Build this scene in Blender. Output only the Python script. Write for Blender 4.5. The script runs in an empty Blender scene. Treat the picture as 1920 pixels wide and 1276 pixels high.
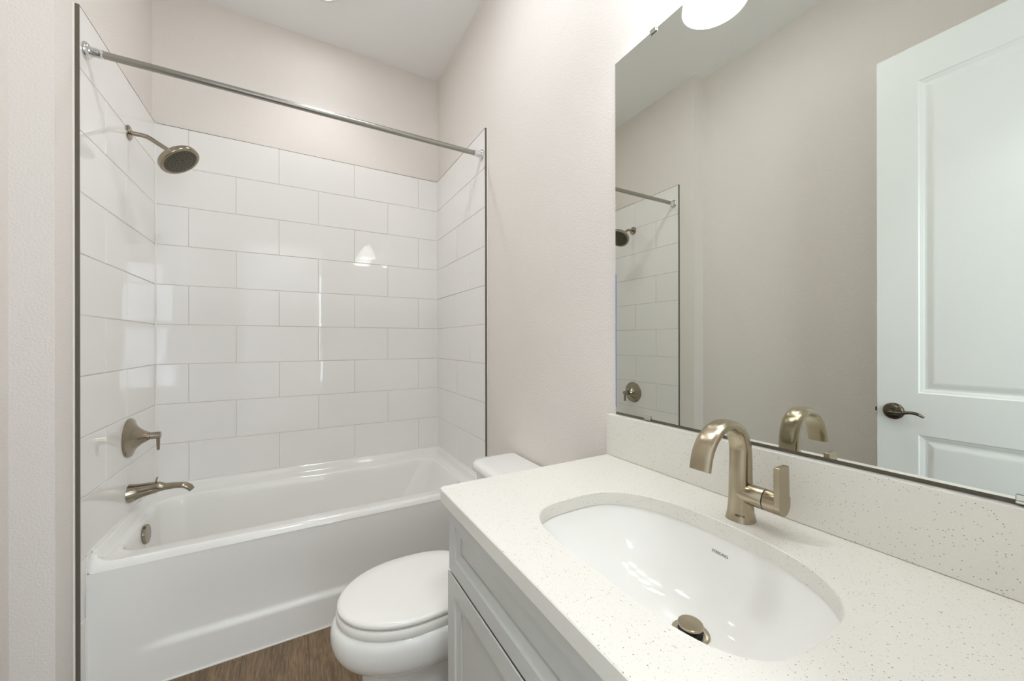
import bpy, bmesh, math, random
from mathutils import Vector, Matrix

S = bpy.context.scene
COL = S.collection
random.seed(7)
PI = math.pi

# ------------------------------------------------------------------ camera
YAW = math.radians(29.53)
ROLL = math.radians(-0.085)
fw = Vector((math.sin(YAW), math.cos(YAW), 0))
r0 = Vector((math.cos(YAW), -math.sin(YAW), 0))
u0 = Vector((0, 0, 1))
rt = r0 * math.cos(ROLL) + u0 * math.sin(ROLL)
up = -r0 * math.sin(ROLL) + u0 * math.cos(ROLL)
cam = bpy.data.cameras.new('camera')
co = bpy.data.objects.new('camera', cam)
COL.objects.link(co)
cam.sensor_width = 36.0
cam.sensor_fit = 'HORIZONTAL'
cam.lens = 715.1 / 1920 * 36
cam.shift_y = 2.2 / 1920
cam.clip_start = 0.02
m = Matrix((rt, up, -fw)).transposed().to_4x4()
m.translation = Vector((0.627, -2.602, 1.25))
co.matrix_world = m
S.camera = co

# ------------------------------------------------------------------ world, exposure, lamp strengths
W = bpy.data.worlds.new('world')
S.world = W
W.use_nodes = True
W.node_tree.nodes['Background'].inputs['Color'].default_value = (0.85, 0.93, 1.0, 1)
W.node_tree.nodes['Background'].inputs['Strength'].default_value = 0.6
S.view_settings.view_transform = 'Standard'
S.view_settings.look = 'None'
S.view_settings.gamma = 1
S.view_settings.exposure = 1.61
S.cycles.use_denoising = True
S.cycles.max_bounces = 12
S.cycles.diffuse_bounces = 8
S.cycles.glossy_bounces = 6
S.cycles.sample_clamp_indirect = 5.0
S.cycles.caustics_reflective = True
S.cycles.blur_glossy = 0.6
S.cycles.caustics_refractive = False
SPOT = 2.8        # downlight beam of the recessed fixture (watts)
E_CAN = 11.0       # recessed light over the tub
E_VAN = 1.6        # frosted glass shades of the vanity light
E_BULB = 3.4      # bulbs inside those shades
DAYLIGHT = 21.0   # daylight at the hall window (watts)
E_ROOM_FILL = 20.0      # added off-frame ceiling disc, ambient fill for the room
E_HALL_FILL = 32.0      # added ceiling disc in the hall, fill from behind the camera

sky = bpy.data.lights.new('daylight', 'AREA')
sky.shape = 'RECTANGLE'
sky.size = 1.1
sky.size_y = 1.75
sky.energy = DAYLIGHT
sky.color = (0.80, 0.91, 1.0)
so = bpy.data.objects.new('daylight', sky)
so.location = (1.47, -4.47, 1.475)
so.rotation_euler = (PI / 2, 0, 0)       # shines towards +y through the hall window
COL.objects.link(so)

# ------------------------------------------------------------------ dimensions
WT = 1.4945        # tile face, right side of alcove
WR = 1.507         # drywall face, right wall
XL = -0.014        # drywall face, left alcove wall
XLL = -0.107       # left wall of the room
YC = -0.90         # outer corner of the alcove wall
CEIL = 3.095
YF = -2.745        # inner face of front wall
ROW = 0.2064
ZT = 2.3735        # top of tile
CZ = 0.8945          # counter top

# ------------------------------------------------------------------ materials
def srgb(r, g, b):
    def f(c):
        c /= 255.0
        return c / 12.92 if c <= 0.04045 else ((c + 0.055) / 1.055) ** 2.4
    return (f(r), f(g), f(b), 1)

def mat(name, col, rough=0.5, metal=0.0, spec=0.5, coat=0.0):
    mm = bpy.data.materials.new(name)
    mm.use_nodes = True
    b = mm.node_tree.nodes['Principled BSDF']
    b.inputs['Base Color'].default_value = col
    b.inputs['Roughness'].default_value = rough
    b.inputs['Metallic'].default_value = metal
    b.inputs['Specular IOR Level'].default_value = spec
    b.inputs['Coat Weight'].default_value = coat
    b.inputs['Coat Roughness'].default_value = 0.05
    return mm

def N(mm, t, **kw):
    n = mm.node_tree.nodes.new(t)
    for k, v in kw.items():
        setattr(n, k, v)
    return n

def L(mm, a, b):
    mm.node_tree.links.new(a, b)

def bsdf(mm):
    return mm.node_tree.nodes['Principled BSDF']

def add_bump(mm, scale, strength, dist, detail=2.0, stretch=None):
    tc = N(mm, 'ShaderNodeTexCoord')
    src = tc.outputs['Object']
    if stretch:
        mp = N(mm, 'ShaderNodeMapping')
        mp.inputs['Scale'].default_value = stretch
        L(mm, src, mp.inputs['Vector'])
        src = mp.outputs['Vector']
    nz = N(mm, 'ShaderNodeTexNoise')
    nz.inputs['Scale'].default_value = scale
    nz.inputs['Detail'].default_value = detail
    L(mm, src, nz.inputs['Vector'])
    bp = N(mm, 'ShaderNodeBump')
    bp.inputs['Strength'].default_value = strength
    bp.inputs['Distance'].default_value = dist
    L(mm, nz.outputs['Fac'], bp.inputs['Height'])
    L(mm, bp.outputs['Normal'], bsdf(mm).inputs['Normal'])
    return nz

M = {}
M['wall'] = mat('wall_paint', srgb(229, 223, 217), 0.55, spec=0.3)
add_bump(M['wall'], 150, 0.6, 0.0030, 3)
M['ceiling'] = mat('ceiling_paint', srgb(243, 243, 242), 0.8, spec=0.2)
add_bump(M['ceiling'], 120, 0.4, 0.0025, 3)
M['white_paint'] = mat('white_paint', srgb(234, 236, 235), 0.35)
M['tile'] = mat('glazed_tile', srgb(236, 234, 231), 0.03, spec=0.5)
add_bump(M['tile'], 6, 0.25, 0.0006, 1)
M['grout'] = mat('grout', srgb(214, 208, 198), 0.8)
M['caulk'] = mat('caulk', srgb(236, 234, 228), 0.35)
M['bronze'] = mat('bronze_trim', srgb(104, 97, 85), 0.4, 0.25)
M['acrylic'] = mat('tub_acrylic', srgb(236, 235, 231), 0.07, spec=0.5)
M['china'] = mat('vitreous_china', srgb(236, 235, 231), 0.07, spec=0.5)
M['seat'] = mat('toilet_plastic', srgb(236, 234, 229), 0.22)
M['cabinet'] = mat('cabinet_grey', srgb(200, 200, 196), 0.38)
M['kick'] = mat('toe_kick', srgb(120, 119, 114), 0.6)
M['chrome'] = mat('chrome', srgb(225, 226, 228), 0.06, 1.0)
M['steel'] = mat('rod_steel', srgb(165, 163, 156), 0.28, 1.0)
M['nickel'] = mat('brushed_nickel', srgb(160, 150, 134), 0.16, 1.0)
M['champagne'] = mat('champagne_nickel', srgb(176, 164, 142), 0.24, 1.0)
M['lever'] = mat('dark_nickel', srgb(98, 90, 78), 0.22, 1.0)
M['dark'] = mat('dark_rubber', srgb(22, 21, 20), 0.6)
M['face'] = mat('spray_face', srgb(92, 86, 74), 0.4, 0.7)
M['mirror'] = mat('mirror_silver', (0.70, 0.715, 0.665, 1), 0.0, 1.0)
M['glass_edge'] = mat('mirror_edge', srgb(190, 200, 190), 0.15, 0.6)
M['film'] = mat('edge_film', srgb(130, 140, 200), 0.3)
M['text'] = mat('grey_print', srgb(120, 118, 112), 0.5)
M['text_dark'] = mat('dark_print', srgb(70, 60, 46), 0.5)
M['clip'] = mat('clip_metal', srgb(205, 205, 200), 0.15, 1.0)

for k in ('nickel', 'champagne'):
    mm = M[k]
    bsdf(mm).inputs['Anisotropic'].default_value = 0.5
    add_bump(mm, 300, 0.06, 0.0006, 2, (1, 1, 0.05))

def emitter(name, col, strength):
    mm = mat(name, (0.9, 0.9, 0.9, 1), 0.4)
    bsdf(mm).inputs['Emission Color'].default_value = col
    bsdf(mm).inputs['Emission Strength'].default_value = strength
    return mm
M['bulb'] = emitter('lit_bulb', (0.97, 0.985, 1.0, 1), E_BULB)
M['disc'] = emitter('room_fill_diffuser', (0.92, 0.96, 1.0, 1), E_ROOM_FILL)
M['can'] = emitter('can_diffuser', (0.97, 0.98, 1.0, 1), E_CAN)
M['shade'] = emitter('frosted_shade', (0.94, 0.965, 1.0, 1), E_VAN)
M['hall'] = emitter('hall_fill_diffuser', (0.90, 0.96, 1.0, 1), E_HALL_FILL)

def pane_mat():
    mm = bpy.data.materials.new('window_glass')
    mm.use_nodes = True
    nt = mm.node_tree
    nt.nodes.clear()
    o = nt.nodes.new('ShaderNodeOutputMaterial')
    mx = nt.nodes.new('ShaderNodeMixShader')
    t = nt.nodes.new('ShaderNodeBsdfTransparent')
    g = nt.nodes.new('ShaderNodeBsdfGlossy')
    g.inputs['Roughness'].default_value = 0.02
    mx.inputs[0].default_value = 0.06
    nt.links.new(t.outputs[0], mx.inputs[1]); nt.links.new(g.outputs[0], mx.inputs[2])
    nt.links.new(mx.outputs[0], o.inputs['Surface'])
    return mm
M['pane'] = pane_mat()

def quartz():
    mm = mat('speckled_quartz', srgb(226, 223, 215), 0.28)
    tc = N(mm, 'ShaderNodeTexCoord')
    cols = [srgb(226, 223, 215)]
    prev = None
    for sc, th, c in ((560, 0.10, srgb(190, 181, 168)), (400, 0.04, srgb(146, 136, 122)), (700, 0.2, srgb(234, 232, 225))):
        v = N(mm, 'ShaderNodeTexVoronoi')
        v.inputs['Scale'].default_value = sc
        L(mm, tc.outputs['Object'], v.inputs['Vector'])
        sep = N(mm, 'ShaderNodeSeparateColor')
        L(mm, v.outputs['Color'], sep.inputs['Color'])
        a = N(mm, 'ShaderNodeMath', operation='LESS_THAN')
        a.inputs[1].default_value = th
        L(mm, sep.outputs[0], a.inputs[0])
        b = N(mm, 'ShaderNodeMath', operation='LESS_THAN')
        b.inputs[1].default_value = 0.34
        L(mm, v.outputs['Distance'], b.inputs[0])
        mu = N(mm, 'ShaderNodeMath', operation='MULTIPLY')
        L(mm, a.outputs[0], mu.inputs[0]); L(mm, b.outputs[0], mu.inputs[1])
        mx = N(mm, 'ShaderNodeMix', data_type='RGBA')
        if prev is None:
            mx.inputs[6].default_value = cols[0]
        else:
            L(mm, prev, mx.inputs[6])
        mx.inputs[7].default_value = c
        L(mm, mu.outputs[0], mx.inputs[0])
        prev = mx.outputs[2]
    L(mm, prev, bsdf(mm).inputs['Base Color'])
    return mm
M['quartz'] = quartz()

def planks():
    mm = mat('oak_vinyl_plank', srgb(110, 86, 62), 0.38)
    tc = N(mm, 'ShaderNodeTexCoord')
    sep = N(mm, 'ShaderNodeSeparateXYZ')
    L(mm, tc.outputs['Object'], sep.inputs[0])
    def mth(op, a, b=None):
        n = N(mm, 'ShaderNodeMath', operation=op)
        for i, v in enumerate((a, b)):
            if v is None: continue
            if isinstance(v, (int, float)): n.inputs[i].default_value = v
            else: L(mm, v, n.inputs[i])
        return n.outputs[0]
    xs = mth('DIVIDE', mth('SUBTRACT', sep.outputs[0], 0.2086), 0.2306)
    ix = mth('FLOOR', xs)
    wn = N(mm, 'ShaderNodeTexWhiteNoise', noise_dimensions='1D')
    L(mm, ix, wn.inputs['W'])
    yo = mth('ADD', mth('ADD', sep.outputs[1], 0.45), mth('MULTIPLY', wn.outputs['Value'], 0.30))
    ys = mth('DIVIDE', yo, 1.22)
    iy = mth('FLOOR', ys)
    wn2 = N(mm, 'ShaderNodeTexWhiteNoise', noise_dimensions='2D')
    cb = N(mm, 'ShaderNodeCombineXYZ')
    L(mm, ix, cb.inputs[0]); L(mm, iy, cb.inputs[1])
    L(mm, cb.outputs[0], wn2.inputs['Vector'])
    # grain coordinates
    cg = N(mm, 'ShaderNodeCombineXYZ')
    L(mm, mth('MULTIPLY', sep.outputs[0], 1.0), cg.inputs[0])
    L(mm, mth('MULTIPLY', sep.outputs[1], 0.07), cg.inputs[1])
    L(mm, mth('MULTIPLY', wn2.outputs['Value'], 9.0), cg.inputs[2])
    nz = N(mm, 'ShaderNodeTexNoise')
    nz.inputs['Scale'].default_value = 130
    nz.inputs['Detail'].default_value = 6
    nz.inputs['Distortion'].default_value = 0.6
    L(mm, cg.outputs[0], nz.inputs['Vector'])
    cg2 = N(mm, 'ShaderNodeCombineXYZ')
    L(mm, sep.outputs[0], cg2.inputs[0])
    L(mm, mth('MULTIPLY', sep.outputs[1], 0.22), cg2.inputs[1])
    L(mm, mth('MULTIPLY', wn2.outputs['Value'], 5.0), cg2.inputs[2])
    nb = N(mm, 'ShaderNodeTexNoise')
    nb.inputs['Scale'].default_value = 9
    nb.inputs['Detail'].default_value = 3
    L(mm, cg2.outputs[0], nb.inputs['Vector'])
    cg3 = N(mm, 'ShaderNodeCombineXYZ')
    L(mm, sep.outputs[0], cg3.inputs[0])
    L(mm, mth('MULTIPLY', sep.outputs[1], 0.05), cg3.inputs[1])
    L(mm, mth('MULTIPLY', wn2.outputs['Value'], 3.0), cg3.inputs[2])
    nf = N(mm, 'ShaderNodeTexNoise')
    nf.inputs['Scale'].default_value = 420
    nf.inputs['Detail'].default_value = 3
    L(mm, cg3.outputs[0], nf.inputs['Vector'])
    ring = mth('SINE', mth('MULTIPLY', nb.outputs['Fac'], 120.0))
    f = mth('ADD', mth('ADD', mth('MULTIPLY', nz.outputs['Fac'], 0.45), mth('MULTIPLY', nf.outputs['Fac'], 0.38)), mth('MULTIPLY', ring, 0.030))
    f = mth('ADD', f, mth('MULTIPLY', mth('SUBTRACT', nb.outputs['Fac'], 0.5), 0.35))
    f = mth('ADD', f, mth('MULTIPLY', mth('SUBTRACT', wn2.outputs['Value'], 0.5), 0.12))
    cr = N(mm, 'ShaderNodeValToRGB')
    e = cr.color_ramp.elements
    e[0].position = 0.27; e[0].color = srgb(80, 64, 48)
    e[1].position = 0.57; e[1].color = srgb(140, 115, 86)
    e2 = cr.color_ramp.elements.new(0.40); e2.color = srgb(108, 87, 64)
    L(mm, f, cr.inputs[0])
    # seams
    fx = mth('FRACT', xs)
    sx = mth('LESS_THAN', fx, 0.012)
    fy = mth('FRACT', ys)
    sy = mth('LESS_THAN', fy, 0.0022)
    sm = mth('MAXIMUM', sx, sy)
    mx = N(mm, 'ShaderNodeMix', data_type='RGBA')
    L(mm, mth('MULTIPLY', sm, 0.75), mx.inputs[0])
    L(mm, cr.outputs[0], mx.inputs[6])
    mx.inputs[7].default_value = srgb(60, 47, 36)
    L(mm, mx.outputs[2], bsdf(mm).inputs['Base Color'])
    bp = N(mm, 'ShaderNodeBump')
    bp.inputs['Strength'].default_value = 0.25
    bp.inputs['Distance'].default_value = 0.001
    L(mm, f, bp.inputs['Height'])
    L(mm, bp.outputs['Normal'], bsdf(mm).inputs['Normal'])
    return mm
M['floor'] = planks()

# ------------------------------------------------------------------ object helpers
def finish(name, bm, mats, parent=None, smooth=40, recalc=True):
    if recalc:
        bmesh.ops.recalc_face_normals(bm, faces=bm.faces[:])
    me = bpy.data.meshes.new(name)
    bm.to_mesh(me)
    bm.free()
    if not isinstance(mats, (list, tuple)):
        mats = [mats]
    for x in mats:
        me.materials.append(x)
    o = bpy.data.objects.new(name, me)
    COL.objects.link(o)
    if parent is not None:
        o.parent = parent
        o.matrix_parent_inverse = parent.matrix_world.inverted()
    if smooth:
        for p in me.polygons:
            p.use_smooth = True
        me.set_sharp_from_angle(angle=math.radians(smooth))
    return o

def bevel(o, w, seg=2, ang=35):
    md = o.modifiers.new('bevel', 'BEVEL')
    md.width = w
    md.segments = seg
    md.limit_method = 'ANGLE'
    md.angle_limit = math.radians(ang)
    return o

def thing(name, label, cat, loc=(0, 0, 0), group=None):
    o = bpy.data.objects.new(name, None)
    COL.objects.link(o)
    o.location = loc
    o.empty_display_size = 0.05
    o['label'] = label
    o['category'] = cat
    if group:
        o['group'] = group
    bpy.context.view_layer.update()
    return o

def tag(o, label, cat, group=None):
    o['label'] = label
    o['category'] = cat
    if group:
        o['group'] = group
    return o

def struct(o, label=None):
    o['kind'] = 'structure'
    if label:
        o['label'] = label
    return o

def box(bm, x0, x1, y0, y1, z0, z1, mi=0):
    vs = [bm.verts.new((x, y, z)) for z in (z0, z1) for y in (y0, y1) for x in (x0, x1)]
    fs = [(0, 2, 3, 1), (4, 5, 7, 6), (0, 1, 5, 4), (2, 6, 7, 3), (0, 4, 6, 2), (1, 3, 7, 5)]
    out = []
    for f in fs:
        fc = bm.faces.new([vs[i] for i in f])
        fc.material_index = mi
        out.append(fc)
    return vs

def prism(bm, pts, z0, z1):
    a = [bm.verts.new((x, y, z0)) for x, y in pts]
    b = [bm.verts.new((x, y, z1)) for x, y in pts]
    n = len(pts)
    bm.faces.new(a[::-1]); bm.faces.new(b)
    for i in range(n):
        bm.faces.new((a[i], a[(i + 1) % n], b[(i + 1) % n], b[i]))

def loft(bm, rings, cap0=True, cap1=True, closed=True):
    R = [[bm.verts.new(p) for p in r] for r in rings]
    n = len(R[0])
    for a, b in zip(R[:-1], R[1:]):
        for i in range(n if closed else n - 1):
            j = (i + 1) % n
            bm.faces.new((a[i], a[j], b[j], b[i]))
    if cap0: bm.faces.new(R[0][::-1])
    if cap1: bm.faces.new(R[-1])
    return R

def frame_of(d):
    d = Vector(d).normalized()
    a = Vector((0, 0, 1)) if abs(d.z) < 0.9 else Vector((1, 0, 0))
    u = d.cross(a).normalized()
    v = d.cross(u).normalized()
    return d, u, v

def lathe(bm, origin, axis, prof, n=40, cap0=True, cap1=True):
    """prof: list of (distance along axis, radius)"""
    d, u, v = frame_of(axis)
    o = Vector(origin)
    rings = []
    for t, r in prof:
        rings.append([o + d * t + (u * math.cos(2 * PI * k / n) + v * math.sin(2 * PI * k / n)) * max(r, 1e-5) for k in range(n)])
    return loft(bm, rings, cap0, cap1)

def catmull(P, R, k=8):
    P = [Vector(p) for p in P]
    out, rad = [], []
    for i in range(len(P) - 1):
        p0 = P[i - 1] if i else P[0] * 2 - P[1]
        p3 = P[i + 2] if i + 2 < len(P) else P[-1] * 2 - P[-2]
        p1, p2 = P[i], P[i + 1]
        for j in range(k):
            t = j / k
            out.append(0.5 * ((2 * p1) + (p2 - p0) * t + (2 * p0 - 5 * p1 + 4 * p2 - p3) * t * t + (3 * p1 - p0 - 3 * p2 + p3) * t ** 3))
            r1, r2 = R[i], R[i + 1]
            r0_ = R[i - 1] if i else [2 * a - b for a, b in zip(r1, r2)]
            r3 = R[i + 2] if i + 2 < len(P) else [2 * b - a for a, b in zip(r1, r2)]
            rad.append([max(1e-4, 0.5 * (2 * b + (c - a) * t + (2 * a - 5 * b + 4 * c - d) * t * t + (3 * b - a - 3 * c + d) * t ** 3)) for a, b, c, d in zip(r0_, r1, r2, r3)])
    out.append(P[-1]); rad.append(list(R[-1]))
    return out, rad

def sweep(bm, P, R, side, n=28, power=2.0, k=8, cap=True):
    """sweep an ellipse (or superellipse): R entries (half size along 'side', half size across)"""
    pts, rad = catmull(P, R, k)
    side = Vector(side).normalized()
    rings = []
    for i, p in enumerate(pts):
        t = (pts[min(i + 1, len(pts) - 1)] - pts[max(i - 1, 0)]).normalized()
        s = (side - t * side.dot(t)).normalized()
        q = t.cross(s).normalized()
        a, b = rad[i]
        ring = []
        for j in range(n):
            th = 2 * PI * j / n
            c, w = math.cos(th), math.sin(th)
            cx = math.copysign(abs(c) ** (2 / power), c)
            cy = math.copysign(abs(w) ** (2 / power), w)
            ring.append(p + s * a * cx + q * b * cy)
        rings.append(ring)
    return loft(bm, rings, cap, cap)

def rrect(x0, x1, y0, y1, r, z, n=8, side=()):
    """rounded rectangle; 'side' lists fractions (from the low-y end) of extra points on the two straight sides along y"""
    out = []
    for q, (cx, cy, a0) in enumerate(((x1 - r, y1 - r, 0), (x0 + r, y1 - r, PI / 2), (x0 + r, y0 + r, PI), (x1 - r, y0 + r, 1.5 * PI))):
        for i in range(n + 1):
            a = a0 + PI / 2 * i / n
            out.append(Vector((cx + r * math.cos(a), cy + r * math.sin(a), z)))
        if q == 1:
            out += [Vector((x0, y0 + r + (y1 - y0 - 2 * r) * f, z)) for f in reversed(side)]
        if q == 3:
            out += [Vector((x1, y0 + r + (y1 - y0 - 2 * r) * f, z)) for f in side]
    return out

def superell(cx, cy, hx, hy, p, z, n=72):
    """closed outline; p is (exponent of the low-x half, exponent of the high-x half)"""
    out = []
    for i in range(n):
        a = 2 * PI * i / n
        c, w = math.cos(a), math.sin(a)
        q = p[0] if c < 0 else p[1]
        out.append(Vector((cx + hx * math.copysign(abs(c) ** (2 / q), c), cy + hy * math.copysign(abs(w) ** (2 / q), w), z)))
    return out

def text_mesh(name, body, size, mtx, m_, parent, extrude=0.0002):
    cu = bpy.data.curves.new(name, 'FONT')
    cu.body = body
    cu.size = size
    cu.extrude = extrude
    cu.align_x = 'CENTER'
    cu.align_y = 'CENTER'
    tmp = bpy.data.objects.new(name + '_tmp', cu)
    COL.objects.link(tmp)
    dg = bpy.context.evaluated_depsgraph_get()
    me = bpy.data.meshes.new_from_object(tmp.evaluated_get(dg))
    bpy.data.objects.remove(tmp)
    bpy.data.curves.remove(cu)
    me.transform(mtx)
    me.name = name
    me.materials.clear()
    me.materials.append(m_)
    o = bpy.data.objects.new(name, me)
    COL.objects.link(o)
    o.parent = parent
    o.matrix_parent_inverse = parent.matrix_world.inverted()
    return o

def axes(origin, x, y):
    x = Vector(x).normalized()
    z = x.cross(Vector(y)).normalized()
    y = z.cross(x)
    mm = Matrix((x, y, z)).transposed().to_4x4()
    mm.translation = Vector(origin)
    return mm

# ------------------------------------------------------------------ room shell
YH = -4.35
bm = bmesh.new(); box(bm, -1.3, 2.2, YH, 0.112, -0.06, 0.0)
struct(finish('floor', bm, M['floor'], smooth=0), 'brown wood plank floor')
bm = bmesh.new(); box(bm, -1.3, 2.2, YH, 0.112, CEIL, CEIL + 0.08)
struct(finish('ceiling', bm, M['ceiling'], smooth=0), 'flat white ceiling')
bm = bmesh.new(); box(bm, -0.207, WR + 0.1, 0.012, 0.112, 0, CEIL)
wall_back = struct(finish('wall_back', bm, M['wall'], smooth=0), 'beige wall behind the bathtub')
bm = bmesh.new(); box(bm, WR, WR + 0.1, YF - 0.1, 0.012, 0, CEIL)
wall_right = struct(finish('wall_right', bm, M['wall'], smooth=0), 'beige wall behind toilet and vanity')
bm = bmesh.new()
prism(bm, [(XL, 0.012), (XL, YC), (XLL, YC), (XLL, YF - 0.1), (-0.207, YF - 0.1), (-0.207, 0.012)], 0, CEIL)
wall_left = struct(finish('wall_left', bm, M['wall'], smooth=0), 'beige wall on the shower head side')
DX0, DX1, DZ = 0.14, 0.91, 2.455
bm = bmesh.new()
box(bm, XLL, DX0, YF - 0.1, YF, 0, CEIL)
box(bm, DX1, WR, YF - 0.1, YF, 0, CEIL)
box(bm, DX0, DX1, YF - 0.1, YF, DZ, CEIL)
struct(finish('wall_front', bm, M['wall'], smooth=0), 'wall with the doorway behind the viewer')
# hall beyond the doorway
WX0, WX1, WZ0, WZ1 = 0.92, 2.02, 0.60, 2.35
bm = bmesh.new()
box(bm, -1.3, WX0, YH - 0.08, YH, 0, CEIL)
box(bm, WX1, 2.2, YH - 0.08, YH, 0, CEIL)
box(bm, WX0, WX1, YH - 0.08, YH, 0, WZ0)
box(bm, WX0, WX1, YH - 0.08, YH, WZ1, CEIL)
struct(finish('wall_hall', bm, M['white_paint'], smooth=0))
bm = bmesh.new()
fwd = 0.045
for b in ((WX0, WX0 + fwd, WZ0, WZ1), (WX1 - fwd, WX1, WZ0, WZ1), (WX0 + fwd, WX1 - fwd, WZ0, WZ0 + fwd), (WX0 + fwd, WX1 - fwd, WZ1 - fwd, WZ1), (WX0 + fwd, WX1 - fwd, 1.46, 1.50)):
    box(bm, b[0], b[1], YH - 0.06, YH - 0.02, b[2], b[3])
win = struct(finish('window_1', bm, M['white_paint'], smooth=0), 'hall window behind the viewer')
bm = bmesh.new()
box(bm, WX0 + fwd, WX1 - fwd, YH - 0.042, YH - 0.038, WZ0 + fwd, WZ1 - fwd)
finish('pane', bm, M['pane'], win, smooth=0)
bm = bmesh.new()
box(bm, -1.38, -1.3, YH, YF - 0.1, 0, CEIL)
struct(finish('wall_hall_left', bm, M['white_paint'], smooth=0))
bm = bmesh.new()
box(bm, 2.2, 2.28, YH, YF - 0.1, 0, CEIL)
struct(finish('wall_hall_right', bm, M['white_paint'], smooth=0))
# door casing
bm = bmesh.new()
for (a, b, c, d) in ((DX0 - 0.06, DX0, 0, DZ + 0.06), (DX1, DX1 + 0.06, 0, DZ + 0.06), (DX0, DX1, DZ, DZ + 0.06)):
    if a < DX0 - 0.01:
        continue
    box(bm, a, b, YF, YF + 0.014, c, d)
struct(bevel(finish('trim_1', bm, M['white_paint'], smooth=0), 0.003), 'white door casing')
# baseboards
def baseboard(name, x0, x1, y0, y1):
    bm = bmesh.new()
    box(bm, x0, x1, y0, y1, 0, 0.11)
    struct(bevel(finish(name, bm, M['white_paint'], smooth=0), 0.004))
baseboard('baseboard_right', WR - 0.013, WR, -1.712, -0.80)
baseboard('baseboard_left', XLL, XLL + 0.013, YF, YC - 0.013)
baseboard('baseboard_corner', XLL, XL, YC - 0.013, YC)

# ------------------------------------------------------------------ tile cladding (children of the walls)
TL = 0.4095
G = 0.0014
def tile_panel(name, wall, spans, place, zs):
    """spans: function(row) -> list of (a,b) along the wall; place(a, h, z) -> point, h = height off the wall"""
    bm = bmesh.new()
    random.seed(11)
    ztop, zend = zs
    rows = 12
    for k in range(rows):
        z1 = ztop - k * ROW
        z0 = z1 - ROW
        if z1 <= zend + 0.01:
            break
        z0 = max(z0, zend)
        for (a, b) in spans(k):
            A, B, C, D = a + G, b - G, z0 + G, z1 - (G if k else 0)
            if B - A < 0.01: continue
            ch = 0.0012
            t1, t2 = random.uniform(-1, 1) * 0.0007, random.uniform(-1, 1) * 0.0005
            def hh(s, q):
                return t1 * s + t2 * q
            lo = [place(A, -0.008, C), place(B, -0.008, C), place(B, -0.008, D), place(A, -0.008, D)]
            mid = [place(A, -ch + hh(-1, -1), C), place(B, -ch + hh(1, -1), C), place(B, -ch + hh(1, 1), D), place(A, -ch + hh(-1, 1), D)]
            hi = [place(A + ch, hh(-1, -1), C + ch), place(B - ch, hh(1, -1), C + ch), place(B - ch, hh(1, 1), D - ch), place(A + ch, hh(-1, 1), D - ch)]
            loft(bm, [lo, mid, hi], True, True)
    n_t = len(bm.faces)
    a0 = min(s[0] for s in spans(0)); a1 = max(s[1] for s in spans(0))
    p = [place(a0, -0.0125, zend), place(a1, -0.0125, zend), place(a1, -0.0125, ztop), place(a0, -0.0125, ztop)]
    q = [place(a0, -0.0022, zend), place(a1, -0.0022, zend), place(a1, -0.0022, ztop - 0.0005), place(a0, -0.0022, ztop - 0.0005)]
    loft(bm, [p, q], True, True)
    bm.faces.ensure_lookup_table()
    for i in range(n_t, len(bm.faces)):
        bm.faces[i].material_index = 1
    return finish(name, bm, [M['tile'], M['grout']], wall, smooth=0)

U0 = 0.1326
def spans_back(k):
    j = [U0 + i * TL for i in range(4)] if k % 2 == 0 else [U0 + TL / 2 + i * TL for i in range(3)]
    if k % 2 == 0 and j[-1] > WT - 0.02: j.pop()
    e = [0.0] + [x for x in j if 0.02 < x < WT - 0.02] + [WT]
    return list(zip(e[:-1], e[1:]))
YE = -0.785
def spans_side(k):
    j = [-0.38] if k % 2 == 0 else [-0.585]
    e = [YE] + j + [0.0]
    return list(zip(e[:-1], e[1:]))
tile_panel('tile_cladding', wall_back, spans_back, lambda a, h, z: Vector((a, -h, z)), (ZT, 0.519))
tile_panel('tile_cladding', wall_left, spans_side, lambda a, h, z: Vector((h, a, z)), (ZT, 0.0))
tile_panel('tile_cladding', wall_right, spans_side, lambda a, h, z: Vector((WT - h, a, z)), (ZT, 0.0))
# dark metal edge trims
def edge_trim(wall, boxes):
    bm = bmesh.new()
    for b in boxes: box(bm, *b)
    return finish('edge_trim', bm, M['bronze'], wall, smooth=0)
e = 0.0016
edge_trim(wall_left, [(XL, 0.0008, YE - 0.003, YE, 0.0, ZT + e), (XL, 0.0004, YE, -0.0005, ZT, ZT + e)])
edge_trim(wall_right, [(WT - 0.0008, WR, YE - 0.003, YE, 0.0, ZT + e), (WT - 0.0004, WR, YE, -0.0005, ZT, ZT + e)])
edge_trim(wall_back, [(0.0, WT, -0.0004, 0.012, ZT, ZT + e)])
# caulk line where the drywall meets the trims
bm = bmesh.new()
box(bm, XL, XL + 0.004, YE - 0.0065, YE - 0.0032, 0.0, ZT + 0.002)
finish('caulk_bead', bm, M['caulk'], wall_left, smooth=0)
bm = bmesh.new()
box(bm, WR - 0.004, WR, YE - 0.0065, YE - 0.0032, 0.0, ZT + 0.002)
finish('caulk_bead', bm, M['caulk'], wall_right, smooth=0)
bm = bmesh.new()
for x in (0.0, WT):
    s = 1 if x == 0 else -1
    prism(bm, [(x, 0), (x + s * 0.0045, 0), (x, -0.0045)], 0.519, ZT)
finish('caulk_bead', bm, M['caulk'], wall_back, smooth=0)

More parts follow.
